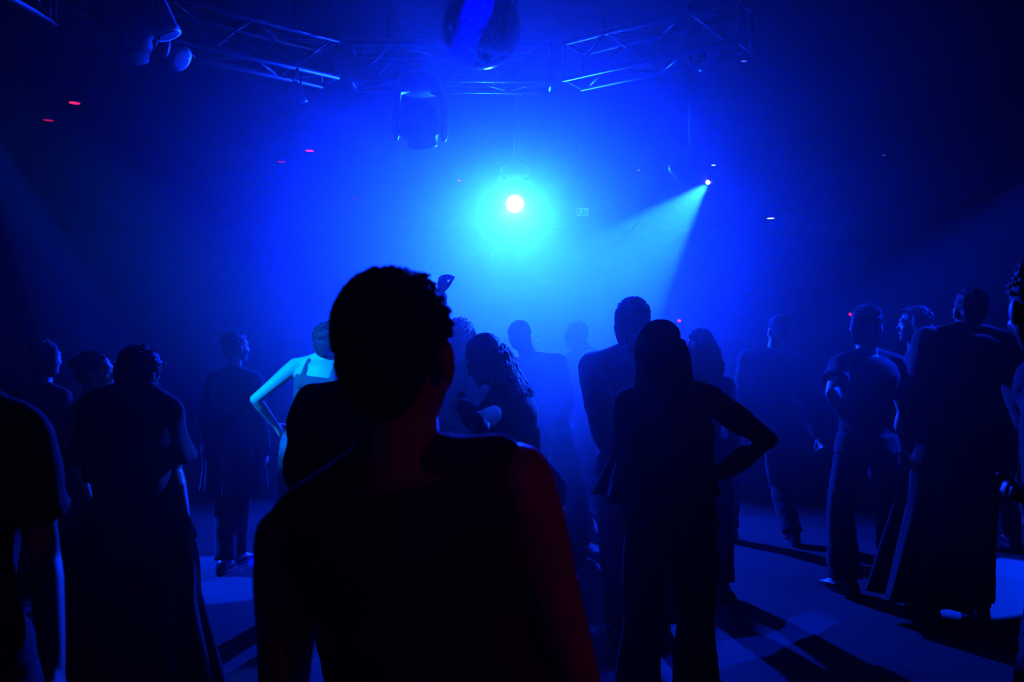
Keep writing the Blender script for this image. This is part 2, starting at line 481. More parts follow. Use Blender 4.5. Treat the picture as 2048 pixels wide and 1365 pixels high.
    Rm = Matrix.Rotation(-math.radians(heading + yaw), 3, 'Z') @ Matrix.Rotation(-math.radians(pitch), 3, 'X') @ Matrix.Rotation(math.radians(rl), 3, 'Y')
    hs = 0.5 * s + 0.5; 
    if female: hs *= 0.95
    hs *= head_scale
    def h(x, y, z): return tuple(headc + Rm @ Vector((x * hs, y * hs, z * hs)))
    R3 = np.array(Rm)
    g.ball(h(0, -.012, .030), (.074*hs, .094*hs, .085*hs), R3)          # cranium
    g.ball(h(0, .030, -.020), (.062*hs, .060*hs, .085*hs), R3)          # face
    g.ball(h(0, .038, -.070), (.045*hs, .048*hs, .038*hs), R3)          # jaw
    g.ball(h(0, .078, -.098), (.018*hs, .016*hs, .015*hs), R3)          # chin
    g.tube([h(0, .080, .015), h(0, .102, -.025)], [.0085*hs, .0125*hs], seg=10)  # nose
    g.ball(h(0, .098, -.030), (.016*hs, .011*hs, .009*hs), R3)
    g.tube([h(-.034, .076, .030), h(0, .086, .032), h(.034, .076, .030)], [.009*hs, .010*hs, .009*hs], seg=8)  # brow
    g.tube([h(-.018, .080, -.062), h(0, .091, -.060), h(.018, .080, -.062)], [.007*hs, .009*hs, .007*hs], seg=8)  # lips
    for sg in (1, -1):
        g.ball(h(.040*sg, .062, -.030), (.020*hs, .020*hs, .020*hs), R3)
        g.ball(h(.076*sg, -.004, -.010), (.010*hs, .020*hs, .033*hs), R3)   # ears
    solid(g, 'body', M[skin], root, off, voxel, 2)
    hf = Rm @ Vector((0, 1, 0))
    if True:
        for sg in (1, -1):
            e = Geo(); e.ball(h(.031*sg, .0745, .006), .0110*hs, seg=12, rings=8); eb = e.obj('eye', M['eye'], root, off)
            e = Geo(); e.ball(h(.031*sg, .0815, .006), .0058*hs, seg=10, rings=6); e.obj('iris', M['leather'], eb, off)
    # ---------------- hair
    rng = random.Random(seed)
    if hair:
        LS = lock_scale
        hg = Geo(); ex = Geo()
        hg.ball(h(0, -.022, .040), (.083*hs, .096*hs, .088*hs), R3, seg=20, rings=14)
        hg.ball(h(0, -.055, -.010), (.070*hs, .060*hs, .062*hs), R3)
        if hair == 'short':
            hg.ball(h(0, .035, .080), (.055*hs, .045*hs, .033*hs), R3)
            hg.ball(h(0, -.058, -.045), (.052*hs, .042*hs, .045*hs), R3)
            nl, ll = locks, (.022, .045)
        elif hair == 'cropped':
            nl, ll = locks, (.008, .014)
        elif hair == 'bun':
            hg.ball(h(0, -.11, .05), (.045*hs, .045*hs, .042*hs), R3)
            nl, ll = locks, (.01, .03)
        elif hair == 'bob':
            for sg in (1, -1): hg.tube([h(.055*sg, -.01, .05), h(.078*sg, -.02, -.03), h(.070*sg, -.02, -.10)], [.04*hs, .036*hs, .028*hs])
            hg.tube([h(0, -.06, .03), h(0, -.085, -.04), h(0, -.075, -.11)], [.07*hs, .06*hs, .045*hs], flat=(tuple(Rm @ Vector((0, 1, 0))), .6))
            nl, ll = locks, (.02, .04)
        else:  # long, curly: falls down the back
            fall = hair[1] if isinstance(hair, tuple) else .34
            wdt = hair[2] if isinstance(hair, tuple) and len(hair) > 2 else 1.0
            sway = Vector(hair[3]) if isinstance(hair, tuple) and len(hair) > 3 else Vector((0, 0, 0))
            bk = Rm @ Vector((0, -1, 0)); lt = Rm @ Vector((1, 0, 0)); c0 = headc + Rm @ Vector((0, -.03 * hs, .05 * hs))
            dn = Vector((0, 0, -1))
            Cn = [c0 + bk * .01, c0 + bk * .035 + dn * .07 + sway * .15, c0 + bk * .05 + dn * (.07 + fall * .4) + sway * .5, c0 + bk * .06 + dn * (.07 + fall * .75) + sway * .85, c0 + bk * .05 + dn * (.07 + fall) + sway]
            Wd = [.085, .098*wdt, .112*wdt, .098*wdt, .045*wdt]; Dp = [.075, .07, .055, .045, .022]
            hg.loft([tuple(c) for c in Cn], [tuple(lt * a * hs) for a in Wd], [tuple(bk * a * hs) for a in Dp], 20)
            for sg in (1, -1): hg.tube([h(.06*sg, .01, .07), h(.082*sg, .005, .0), h(.085*sg, -.01, -.07)], [.03*hs, .028*hs, .022*hs])
            curly = isinstance(hair, tuple) and len(hair) > 4
            for i in range(locks):
                a = rng.uniform(-1, 1); t0 = rng.uniform(.0, .55); pts = []
                side = rng.choice((1, 1, -.3))
                for q in range(6):
                    t = t0 + (1.06 - t0) * q / 5
                    u = t * 4; k = min(3, int(u)); fr_ = min(1.0, u - k) if k < 3 else u - 3
                    c = Cn[k] + (Cn[k+1] - Cn[k]) * fr_; ww = Wd[k] + (Wd[k+1] - Wd[k]) * min(1, fr_); dd = Dp[k] + (Dp[k+1] - Dp[k]) * min(1, fr_)
                    wob = (.010 if curly else .003) * math.sin(q * (2.3 if curly else 1.1) + i)
                    pts.append(c + lt * (math.sin(a * 1.5) * max(ww, .05) * hs * 1.03 + wob) + bk * (math.cos(a * 1.5) * max(dd, .025) * hs * 1.04 * side + wob))
                w0 = rng.uniform(.004, .008)
                ex.tube(pts, [w0, w0*1.2, w0*1.2, w0, w0*.7, w0*.15], seg=4, round_ends=False)
            for i in range(200):   # strands combed back from the parting over the crown
                sg = rng.choice((-1, 1)); y0 = rng.uniform(-.06, .055); pts = []
                tw = rng.uniform(.5, 1.35); bkw = rng.uniform(.2, 1.0)
                for q in range(5):
                    a_ = tw * q / 4
                    yy = max(-.105, y0 - bkw * .05 * q / 4)
                    kk = math.sqrt(max(.05, 1 - ((yy + .022) / .100) ** 2))
                    pts.append(Vector(h(sg * .0855 * kk * math.sin(a_), yy, .040 + .0905 * kk * math.cos(a_))))
                w0 = rng.uniform(.003, .006)
                ex.tube(pts, [w0*.6, w0, w0, w0, w0*.3], seg=4, round_ends=False)
            nl, ll = 0, (.02, .05)
        for i in range(nl):
            # short locks combed back and down over the skull
            u1 = rng.uniform(-math.pi, math.pi); v1 = math.asin(rng.uniform(-.75, 1))
            nrm = Vector((math.cos(v1) * math.cos(u1), math.cos(v1) * math.sin(u1), math.sin(v1)))
            if nrm.y > -.45 and nrm.z < -.1: continue
            if nrm.y > 0.55 and nrm.z < .45: continue
            c = Vector((nrm.x * .080, -.022 + nrm.y * .094, .040 + nrm.z * .086))
            fl = Vector((rng.uniform(-.5, .5), -.6 + rng.uniform(-.4, .4), -.5)); fl = fl - nrm * fl.dot(nrm)
            if nrm.y > .3 and nrm.z > .5: fl = Vector((.4 + rng.uniform(-.5, .5), .8, .2))
            ln = rng.uniform(*ll) * LS; w0 = rng.uniform(.004, .007)
            p0 = Vector(h(*c)); p1 = Vector(h(*(c + nrm * ln * .12 + fl.normalized() * ln * .5))); p2 = Vector(h(*(c + nrm * ln * .06 + fl.normalized() * ln)))
            ex.tube([p0, p1, p2], [w0, w0 * .8, w0 * .12], seg=4, round_ends=False)
        solid(hg, 'hair', M[hair_mat], root, off, .0085, 2, wrinkle=.0022, freq=90, seed=seed, extra=ex)
    # ---------------- clothes
    def legs_cloth(g, add, flare, upto=0.97):
        torso(g, -.2, .30, add=.014)
        for sg in (1, -1):
            lat, fr = frame(0)
            g.ball(tuple(pel - up * .03 * s + lat * .075 * s * sg - fr * .05 * s), (.098*s, .088*s, .10*s))
        for sd in 'RL':
            hip, kn, an = Lg[sd]; end = lerp(kn, an, upto)
            g.tube([hip, lerp(hip, kn, .35), lerp(hip, kn, .75), kn, lerp(kn, end, .4), lerp(kn, end, .8), end],
                   [.100*lr, .098*lr + add*.5, .080*lr + add, .068*lr + add, .068*lr + add + flare * .3, .064*lr + add + flare * .8, .064*lr + add + flare], seg=16, round_ends=False)
    def skirt(name, m, t_top, hem_z, w_hem, d_hem, shift=(0, 0), top_add=.02, folds=9, amp=.02, pr=2):
        lat, fr = frame(0); a0 = (prof[pr][1] * s * bulk + top_add); b0 = (prof[pr][2] * s * bulk + top_add)
        ctop = pel + sp * t_top; cb = Vector((pel.x + shift[0], pel.y + shift[1], hem_z))
        seg = 96; rings = 14; V = []; ph0 = rng.random() * 6
        for i in range(rings):
            t = i / (rings - 1); c = ctop.lerp(cb, t); tt = t ** .8
            wa = lerp(a0, w_hem, tt) * (1 + .18 * math.sin(min(1, t * 2.2) * math.pi) * (1 - t)); wb = lerp(b0, d_hem, tt) * (1 + .22 * math.sin(min(1, t * 2.2) * math.pi) * (1 - t))
            for k in range(seg):
                p = 2 * math.pi * k / seg
                m_ = 1 + amp / max(.1, w_hem) * tt * 2 * (math.sin(p * folds + ph0) + .5 * math.sin(p * (folds * 2 - 3) + 2 * ph0 + t))
                q = c + lat * math.cos(p) * wa * m_ + fr * math.sin(p) * wb * m_
                V.append(q)
        V = np.array([tuple(v) for v in V]); Fc = []
        inner = V.copy(); n = len(V)
        cc = np.repeat(np.array([tuple(ctop.lerp(cb, i / (rings - 1))) for i in range(rings)]), seg, axis=0)
        inner = cc + (V - cc) * .975
        for i in range(rings - 1):
            for k in range(seg):
                k2 = (k+1) % seg; a, b, c_, d_ = i*seg+k, i*seg+k2, (i+1)*seg+k2, (i+1)*seg+k
                Fc.append((a, b, c_, d_)); Fc.append((n+d_, n+c_, n+b, n+a))
        for k in range(seg):
            k2 = (k+1) % seg; Fc.append((k2, k, n+k, n+k2)); z = (rings-1)*seg; Fc.append((z+k, z+k2, n+z+k2, n+z+k))
        G = Geo(); G.add(np.concatenate([V, inner]), Fc)
        return G.obj(name, m, root, off)
    if bottom in ('trousers', 'jeans', 'flared'):
        c = Geo(); legs_cloth(c, .010, flare if bottom == 'flared' else .006)
        solid(c, 'jeans' if bottom == 'jeans' else 'trousers', M[bottom_mat], root, off, .012, 3, wrinkle=.005, freq=28, seed=seed, aniso=(1, 1, 1.8))
    elif bottom == 'skirt':
        skirt('skirt', M[bottom_mat], .14, hem[0], hem[1], hem[2], hem[3] if len(hem) > 3 else (0, 0))
    elif bottom == 'shorts':
        c = Geo(); torso(c, -.2, .3, add=.014)
        for sd in 'RL':
            hip, kn, an = Lg[sd]; c.tube([hip, lerp(hip, kn, .5), lerp(hip, kn, .95)], [.10*lr, .10*lr, .095*lr], round_ends=False)
        solid(c, 'shorts', M[bottom_mat], root, off, .012, 3, wrinkle=.004, freq=28, seed=seed)
    for sd in 'RL':
        hip, kn, an = Lg[sd]; ft = math.radians(heading + (10 if sd == 'R' else -10))
        fd = Vector((math.sin(ft), math.cos(ft), 0)); sdv = Vector((fd.y, -fd.x, 0)); c = Geo()
        flo = an.z - .045 * H; 
        p = Vector((an.x, an.y, flo))
        # sole and upper
        c.loft([tuple(p - fd*.075*s + up*.004), tuple(p - fd*.07*s + up*.03), tuple(p - fd*.045*s + up*.085), tuple(p - fd*.0*s + up*.115)],
               [tuple(sdv*q*s) for q in (.034, .037, .038, .046)], [tuple(fd*q*s) for q in (.03, .036, .048, .052)], 14)
        c.tube([p - fd*.045*s + up*.034, p + fd*.04*s + up*.045, p + fd*.13*s + up*.028, p + fd*.175*s + up*.024], [.036*s, .040*s, .040*s, .026*s], flat=((0, 0, 1), .72))
        sl = Geo(); sl.loft([tuple(p + fd*.045*s + up*.001), tuple(p + fd*.045*s + up*.018)], [tuple(sdv*.043*s)]*2, [tuple(fd*.142*s)]*2, 20)
        sh_ = solid(c, 'shoe', M['leather'], root, off, .010, 2)
        sl.obj('sole', M['rubber'], sh_, off, smooth=False)
    if belt:
        c = Geo(); lat, fr = frame(.1); a0 = prof[2][1]*s*bulk + .022; b0 = prof[2][2]*s*bulk + .022; cc = pel + sp * .08
        c.loft([tuple(cc), tuple(cc + su*.035)], [tuple(lat*a0)]*2, [tuple(fr*b0)]*2, 32); c.obj('belt', M['belt'], root, off)
    if top:
        c = Geo(); add = .014
        sleeve = {'tee': .62, 'long': 2.0, 'jacket': 2.0, 'coat': 2.0, 'blouse': 2.0}.get(top, 0)
        if top in ('jacket', 'coat'): add = .028
        if top == 'wide_tee': add = .022; sleeve = .8
        tmin = -.04 if top not in ('coat',) else -.2
        if top == 'crop': tmin = .2; sleeve = .0; torso(c, tmin, .9, add=add)
        elif top == 'tank':
            torso(c, -.04, .83, add=.010)
            if female:
                lat, fr = frame(.7)
                for sg in (1, -1): c.ball(tuple(pel + sp*.68 + lat*.07*s*sg + fr*.075*s), .055*s + .010)
            lat, fr = frame(.9)
            for sg in (1, -1):
                for b_ in (1, -1):
                    c.tube([pel + sp*.70 + lat*.095*s*sg + fr*.105*s*b_, pel + sp*.88 + lat*.082*s*sg + fr*.085*s*b_, pel + sp*.99 + lat*.078*s*sg + fr*.0*b_ + su*.012], [.022*s, .018*s, .018*s])
            lat, fr = frame(.8)
        elif top == 'sleeveless':
            torso(c, -.04, .99, add=add)
            for sd in 'RL':
                sh = A[sd][0]; c.tube([neck + su*.02*s, lerp(neck, sh, .5) + su*.006, lerp(neck, sh, .80) + su*.004], [tz*.8+add*.7, tz*.95+add*.8, .056*ar+add*.6], flat=(tuple(frame(1)[1]), .9))
                c.tube([lerp(neck, sh, .55) - su*.08*s, lerp(neck, sh, .82) - su*.02], [.07*s+add, .055*ar+add*.5])
        else:
            torso(c, tmin, 1.02, add=add * .8)
            if female:
                lat, fr = frame(.7)
                for sg in (1, -1): c.ball(tuple(pel + sp*.68 + lat*.07*s*sg + fr*.075*s), .055*s + add)
            for sd in 'RL':
                sh, el, wr = A[sd]
                c.tube([neck + su*.02*s, lerp(neck, sh, .5) + su*.006, sh], [tz*.8+add*.6, tz*.95+add*.8, .056*ar+add*.9], flat=(tuple(frame(1)[1]), .9))
                c.tube([lerp(neck, sh, .55) - su*.08*s, sh - su*.02], [.07*s+add, .05*ar+add])
                lo = .012 if top != 'wide_tee' else .03
                if sleeve > 1:
                    c.tube([sh, lerp(sh, el, .5), el, lerp(el, wr, .5), lerp(el, wr, .93)], [.058*ar+add, .052*ar+add, .043*ar+add, .040*ar+add, .034*ar+add*.8])
                    c.ball(el, .034*ar+add*.8)
                elif sleeve > 0:
                    c.tube([sh, lerp(sh, el, sleeve*.5), lerp(sh, el, sleeve)], [.058*ar+add, .056*ar+add, .056*ar+add+lo], round_ends=False)
            if top in ('jacket', 'coat'):   # collar
                c.tube([neck - shr*.05*s + su*.03, neck - frame(1)[1]*.05*s + su*.04, neck + shr*.05*s + su*.03], [.03*s]*3)
        if tmin < 0 and top not in ('tank',):
            lat, fr = frame(0); C_ = pel + sp * .1; D_ = pel - up * (.06 if top != 'coat' else .12) * s
            c.loft([tuple(C_), tuple(lerp(C_, D_, .5)), tuple(D_)], [tuple(lat*(.165*s*bulk+add)), tuple(lat*(.175*s*bulk+add)), tuple(lat*(.18*s*bulk+add+.008))],
                   [tuple(fr*(.118*s*bulk+add)), tuple(fr*(.13*s*bulk+add)), tuple(fr*(.135*s*bulk+add+.008))], 24)
        nm = {'tee': 'shirt', 'wide_tee': 'shirt', 'long': 'jumper', 'jacket': 'jacket', 'coat': 'coat', 'blouse': 'blouse', 'tank': 'vest_top', 'sleeveless': 'vest_top', 'crop': 'crop_top'}[top]
        solid(c, nm, M[top_mat], root, off, .011 if voxel > .007 else .008, 3, wrinkle=.005 if top != 'tank' else .002, freq=24, seed=seed + 5, aniso=(1, 1, 1.2))
        if top == 'coat' and hem:
            skirt('coat_skirt', M[top_mat], .12, hem[0], hem[1], hem[2], hem[3] if len(hem) > 3 else (0, 0), top_add=.045)
        if top == 'blouse' and hem:
            skirt('blouse_hem', M[top_mat], .78, hem[0], hem[1], hem[2], hem[3] if len(hem) > 3 else (0, 0), top_add=.006, folds=6, pr=5)
    return dict(root=root, off=off, neck=neck, pel=pel, A=A, L=Lg, head=headc, s=s)
# ------------------------------------------------------------------ the crowd
person('man with short tousled hair and bare shoulders, nearest the camera, seen from behind', 860, 1.2, 1.74, 8, top='sleeveless', top_mat='charcoal_cloth',
    bottom='jeans', bottom_mat='denim', skin='skin_tan', voxel=.006, seed=3, locks=500, lock_scale=.55, head=(8, 4, -4), head_scale=1.04, pelvis=(885, 1400), bulk=1.0,
    J=dict(neck=(789, 948), head=(798, 716), shR=(1035, 960), shL=(582, 1080), elR=(1150, 1350, 1), elL=(565, 1415, 1)))
person('person cut off by the left edge, bare arm hanging straight down, nearest on the left', -140, 1.6, 1.82, 0, female=True, top='tee', seed=4,
    J=dict(shR=(42, 868), elR=(88, 1110, 1), wrR=(108, 1340, -1)))
person('person with bowed head in short sleeves and a long flared skirt, left, back to camera', 262, 3.3, 1.66, 8, top='wide_tee', bottom='skirt', seed=5, bulk=1.0,
    hem=(.06, .36, .30), hair='short', head=(12, 35, 0), lock_scale=.6, skin='skin_dark',
    J=dict(neck=(268, 785), head=(278, 752, .03), shL=(192, 818), shR=(328, 818), elR=(348, 945, 1), wrR=(370, 1038, -1), elL=(182, 950, -1), wrL=(205, 900, 1)),
    hands=dict(R=dict(d=(.12, .1, -1), curl=22, n=(-1, .3, 0))))
person('woman in profile facing right with pale lit cheek, behind the skirted figure', 180, 4.2, 1.58, 75, female=True, top='tank', hair='bun', seed=6, head=(5, 0, 0),
    J=dict(neck=(180, 797), head=(192, 745)), lock_scale=.6)
person('dim figure with bobbed dark hair at far left, behind the cut-off person', 85, 4.7, 1.6, 20, female=True, top='long', hair='bob', seed=7)
person('slim woman in a knee-length coat and boots, far back left of the lit bare-armed woman', 468, 5.6, 1.66, 15, female=True, top='coat', hair='short', seed=8,
    hem=(.55, .20, .16), head=(30, 0, 0), legs=dict(L=(450, -.1), R=(472, .1)), lock_scale=.6)
person('woman in vest top, her bare shoulders and bent left arm brightly lit', 636, 4.7, 1.74, 0, female=True, top='tank', top_mat='charcoal_cloth', bottom='jeans', bottom_mat='denim', seed=9,
    hair='short', voxel=.007, head=(25, 0, 0), pelvis=(622, 895), lock_scale=.6,
    J=dict(neck=(648, 722), head=(658, 686), elL=(500, 808, -1), wrL=(552, 852, 1)))
person('broad dark man partly hidden behind the nearest man, left shoulder showing', 735, 2.3, 1.75, 35, top='long', seed=10,
    J=dict(shL=(632, 812), shR=(800, 818, .12), elL=(608, 940, -1)))
person('fair-haired dancer with one hand raised above the crowd, behind the nearest man', 925, 4.35, 1.76, 15, female=True, top='long', hair='bob', hair_mat='hair_light', seed=11, voxel=.007,
    J=dict(neck=(925, 728), head=(922, 680), elL=(862, 668, -1), wrL=(882, 588, 1)), hands=dict(L=dict(d=(.12, 0, 1), curl=52, n=(.8, -.5, .1), spread=8)), lock_scale=.6)
person('woman with long curly dark hair leaning left against the fair-haired dancer', 1060, 3.7, 1.68, -65, female=True, top='long', hair=('curl', .26, .95, (.13, 0, .02), 1), seed=12,
    pelvis=(1068, 985), J=dict(neck=(1008, 780), head=(968, 722), elL=(962, 858, -1), wrL=(925, 812, 1), elR=(985, 870, 1), wrR=(925, 880, 1)), head=(0, 25, 0), locks=260,
    legs=dict(L=(1060, -.2), R=(1095, .15)))
person('man with short hair walking right in wide trousers, far back, right of the leaning woman', 1082, 5.9, 1.76, 20, top='long', bottom='flared', flare=.03, seed=13, bulk=1.08, lock_scale=.5, skin='skin_dark',
    pelvis=(1092, 872), J=dict(neck=(1062, 722), head=(1041, 676), elR=(1134, 808, 1), wrR=(1122, 850, -1)), legs=dict(R=(1152, -.05), L=(1080, .6)))
person('hunched man facing left with cropped hair, farthest back right of the walking man', 1178, 7.0, 1.76, -60, top='jacket', seed=14, hair='cropped', skin='skin_dark',
    pelvis=(1182, 838), J=dict(neck=(1164, 704), head=(1151, 671)), head=(0, 5, 0), legs=dict(L=(1165, -.2), R=(1200, .2)))
person('distant person showing only as a small faint head beside the walking man', 1073, 9.0, 1.64, 0, female=True, top='long', seed=15)
person('tall man with chin-length hair in a jacket, behind the woman with hand on hip', 1272, 4.25, 1.84, 0, top='jacket', hair='bob', seed=16, head=(-25, 5, 0),
    J=dict(neck=(1260, 712), head=(1262, 645), elL=(1200, 832, -1), wrL=(1222, 905, 1)), legs=dict(L=(1240, 0)))
person('woman with long straight hair and right hand on her hip, blouse and flared trousers', 1338, 3.2, 1.70, -5, female=True, top='blouse', bottom='flared', flare=.045, seed=17, belt=True, voxel=.007,
    hair=('long', .30, 1.02, (.0, 0, 0)), skin='skin_tan', hem=(.98, .225, .17, (-.07, 0)), pelvis=(1345, 1028), locks=260, hair_mat='hair_dark',
    J=dict(neck=(1335, 775), head=(1318, 702), elR=(1535, 882, -1), wrR=(1440, 948, 1), elL=(1240, 925, 1), wrL=(1270, 1010, 1)),
    hands=dict(R=dict(d=(-.8, .4, .1), n=(-.3, .6, -.2), curl=30)), legs=dict(L=(1268, -.1), R=(1392, .05)))
person('blurred dancer with loose curly hair just right of the woman with hand on hip', 1402, 5.0, 1.66, 10, female=True, top='long', hair=('curl', .22, 1.1, (.02, 0, 0), 1), seed=18)
person('burly man with feet set wide apart, right of centre in the dim background', 1535, 6.3, 1.77, -10, top='jacket', seed=19, bulk=1.12, legs=dict(L=(1458, .1), R=(1586, -.05)), pelvis=(1532, 872), lock_scale=.6,
    J=dict(head=(1556, 662), neck=(1548, 712), elR=(1622, 812, 1), wrR=(1640, 880, -1)))
person('person in loose trousers stepping with legs apart, left of the dancer in long coat', 1735, 5.05, 1.82, -15, top='tee', seed=20, bulk=1.05, legs=dict(L=(1690, 0), R=(1785, .8)),
    bottom='flared', flare=.03, J=dict(elL=(1664, 788, -1), wrL=(1690, 838, 1)), hair='bob')
person('person looking left, head between the loose-trousered and the long-coated dancers', 1838, 5.6, 1.86, -70, top='long', seed=21, skin='skin_dark', hair='bob', J=dict(head=(1828, 650)))
person('tallest dancer at right, arms spread, in a long flared coat', 1905, 4.6, 1.88, 5, top='coat', seed=22, hem=(.12, .28, .24, (-.2, 0)), pelvis=(1925, 862), bulk=1.06, lock_scale=.5, skin='skin_dark',
    J=dict(neck=(1935, 668), head=(1938, 622), elR=(2030, 765, 1), wrR=(2052, 850, -1), elL=(1838, 790, 1), wrL=(1825, 890, -1)))
person('person far back at right, head showing beside the long-coated dancer', 1985, 6.2, 1.86, 0, top='tee', seed=23, lock_scale=.6)
person('person leaning in from the right edge with a raised fist, nearest on the right', 2200, 1.85, 1.76, -80, top='tee', seed=24, voxel=.007, skin='skin_dark', locks=300, head=(85, 8, 0), lock_scale=.6,
    J=dict(neck=(2158, 735), head=(2096, 618), elL=(2190, 1110, -1), wrL=(2066, 1050, 1), elR=(2230, 1080, 1), wrR=(2260, 1300, 1)), hands=dict(L=dict(d=(-.25, -.1, 1), curl=80, n=(-.9, .2, -.2), thumb=-1)))
# ------------------------------------------------------------------ lighting rig
def unit(v): v = Vector(v); return v.normalized()
TZ0, TZ1 = 3.70, 3.99
def truss(a, b, label, am='alu'):
    """box truss between floor-plan points a and b"""
    a = Vector((a[0], a[1], TZ0)); b = Vector((b[0], b[1], TZ0)); d = (b - a); L = d.length; d.normalize()
    side = Vector((-d.y, d.x, 0)); w_ = .145; root = empty('lighting_truss', (a + b) / 2, label, 'truss', 'truss segments of the lighting rig'); off = tuple((a + b) / 2)
    cs = [side * w_, -side * w_, side * w_ + Vector((0, 0, .29)), -side * w_ + Vector((0, 0, .29))]
    for c in cs:
        g = Geo(); g.tube([a + c, b + c], .025, seg=12, round_ends=False); g.obj('chord', M[am], root, off)
    n = max(2, round(L / .36)); 
    for (i, j) in ((0, 1), (2, 3), (0, 2), (1, 3)):
        for k in range(n):
            t0, t1 = .06 + (L - .12) * k / n, .06 + (L - .12) * (k + 1) / n
            p, q = (cs[i], cs[j]) if k % 2 == 0 else (cs[j], cs[i])
            g = Geo(); g.tube([a + d * t0 + p, a + d * t1 + q], .010, seg=8, round_ends=False); g.obj('brace', M[am], root, off)
    for e_ in (a, b):
        sgn = d * (.012 if e_ is a else -.012)
        for (i, j) in ((0, 1), (2, 3), (0, 2), (1, 3)):
            g = Geo(); g.tube([e_ + sgn + cs[i], e_ + sgn + cs[j]], .016, seg=8, round_ends=False); g.obj('end_bar', M[am], root, off)
    m_ = (a + b) / 2
    for e_ in (a + d * .3, b - d * .3):
        g = Geo(); g.tube([e_ + Vector((0, 0, .29)), Vector((e_.x, e_.y, ZC - .002))], .006, seg=6, round_ends=False); g.obj('suspension_cable', M['black_metal'], root, off)
    return root
TV = [(-2.85, 5.32), (-1.40, 6.50), (.42, 6.55), (1.75, 5.62), (2.05, 3.9), (-3.1, 3.6)]
def sub(p, q, g=.09):
    p = Vector((*p, 0)); q = Vector((*q, 0)); d = (q - p).normalized(); return (p + d * g)[:2], (q - d * g)[:2]
truss(*sub(TV[0], TV[1]), 'silver box truss segment running diagonally above the left of the dance floor', 'alu_bright')
truss(*sub(TV[1], TV[2]), 'silver box truss segment running straight across behind the mirror ball')
truss(*sub(TV[2], TV[3]), 'silver box truss segment slanting away above the right, faint in haze')
truss(*sub(TV[5], TV[0]), 'near truss segment at top left corner, coming toward the camera', 'alu_bright')

def rot_to(d, roll_up=Vector((0, 0, 1))):
    """matrix whose +Y looks along d"""
    y = Vector(d).normalized(); x = y.cross(roll_up)
    x = x.normalized() if x.length > 1e-4 else Vector((1, 0, 0)); z = x.cross(y)
    return Matrix((x, y, z)).transposed()
def moving_head(c, aim, yaw, sc_, label, hang, lens_m=None, shift=0.0, group='moving head lights of the rig'):
    """c: centre of the head; aim: direction of the lens; yaw: degrees of the yoke; hang: z of what it hangs from"""
    c = Vector(c); root = empty('moving_head_light', c, label, 'stage light', group); off = tuple(c); k = sc_
    Rz = Matrix.Rotation(math.radians(yaw), 3, 'Z'); X = Rz @ Vector((1, 0, 0)); Yv = Rz @ Vector((0, 1, 0)); Z = Vector((0, 0, 1))
    RZ = np.array(Rz)
    # base
    b0 = c + Z * .26 * k - Yv * shift
    g = Geo(); g.loft([tuple(b0 + Z*q*k) for q in (0, .02, .10, .13)], [tuple(X*q*k) for q in (.15, .17, .17, .13)], [tuple(Yv*q*k) for q in (.14, .165, .165, .12)], 20)
    g.obj('base', M['black_metal'], root, off)
    g = Geo(); g.tube([b0 + Z*.12*k, Vector((b0.x, b0.y, hang))], .022*k); g.tube([Vector((b0.x, b0.y, hang)) - X*.05, Vector((b0.x, b0.y, hang)) + X*.05], .035)
    g.obj('clamp', M['alu'], root, off)
    # yoke
    g = Geo()
    for s_ in (1, -1):
        g.tube([b0 + Z*.02*k + X*.08*k*s_, b0 + Z*.0*k + X*.165*k*s_, c + X*.188*k*s_ + Z*.12*k, c + X*.185*k*s_ - Z*.05*k], [.05*k, .07*k, .085*k, .075*k], flat=(tuple(X), .42))
    g.obj('yoke', M['black_metal'], root, off)
    # head
    d = Vector(aim).normalized(); Rh = rot_to(d, Z if abs(d.z) < .9 else Yv); hx = Rh @ Vector((1, 0, 0)); hz_ = Rh @ Vector((0, 0, 1))
    g = Geo()
    prof = [(-.19, .05), (-.18, .10), (-.13, .145), (-.04, .165), (.03, .165), (.07, .150), (.085, .125), (.15, .118), (.165, .112)]
    g.loft([tuple(c + d*y*k) for y, _ in prof], [tuple(hx*q*k) for _, q in prof], [tuple(hz_*q*k) for _, q in prof], 28)
    for i in range(6):
        p = math.pi * 2 * i / 6 + .3
        v = hx*math.cos(p) + hz_*math.sin(p); g.tube([c - d*.12*k + v*.145*k, c + v*.170*k, c + d*.05*k + v*.155*k], .008*k, seg=6)
    hd_ = g.obj('head', M['black_metal'], root, off)
    g = Geo(); g.loft([tuple(c + d*.163*k), tuple(c + d*.172*k), tuple(c + d*.178*k)], [tuple(hx*q*k) for q in (.098, .090, .05)], [tuple(hz_*q*k) for q in (.098, .090, .05)], 28)
    g.obj('lens', lens_m or M['chrome'], hd_, off)
    return root
M['lens_lit'] = mat('lens_lit', (0.8, 0.9, 1.0), 0.2, emit=(0.55, 0.85, 1.0), estr=LENS)
M['lens_glass'] = mat('lens_glass', (0.10, 0.10, 0.12), 0.05, spec=0.8)
aim = Vector((0, 0, 1.2)) - MAIN
moving_head(MAIN - aim.normalized() * .178, aim, 0, 1.0, 'moving head light shining its bright blue-white beam straight at the camera', ZC, lens_m=M['lens_lit'], shift=.15)
moving_head(P(840, 252, 6.3), (.1, .35, -1), 8, 1.02, 'dark unlit moving head light hanging below the back truss, left of the bright beam', TZ0)
moving_head(P(262, 60, 5.15), (-.3, .5, -.6), 35, 1.1, 'dark moving head light at the left end of the diagonal truss', TZ0 + .1)

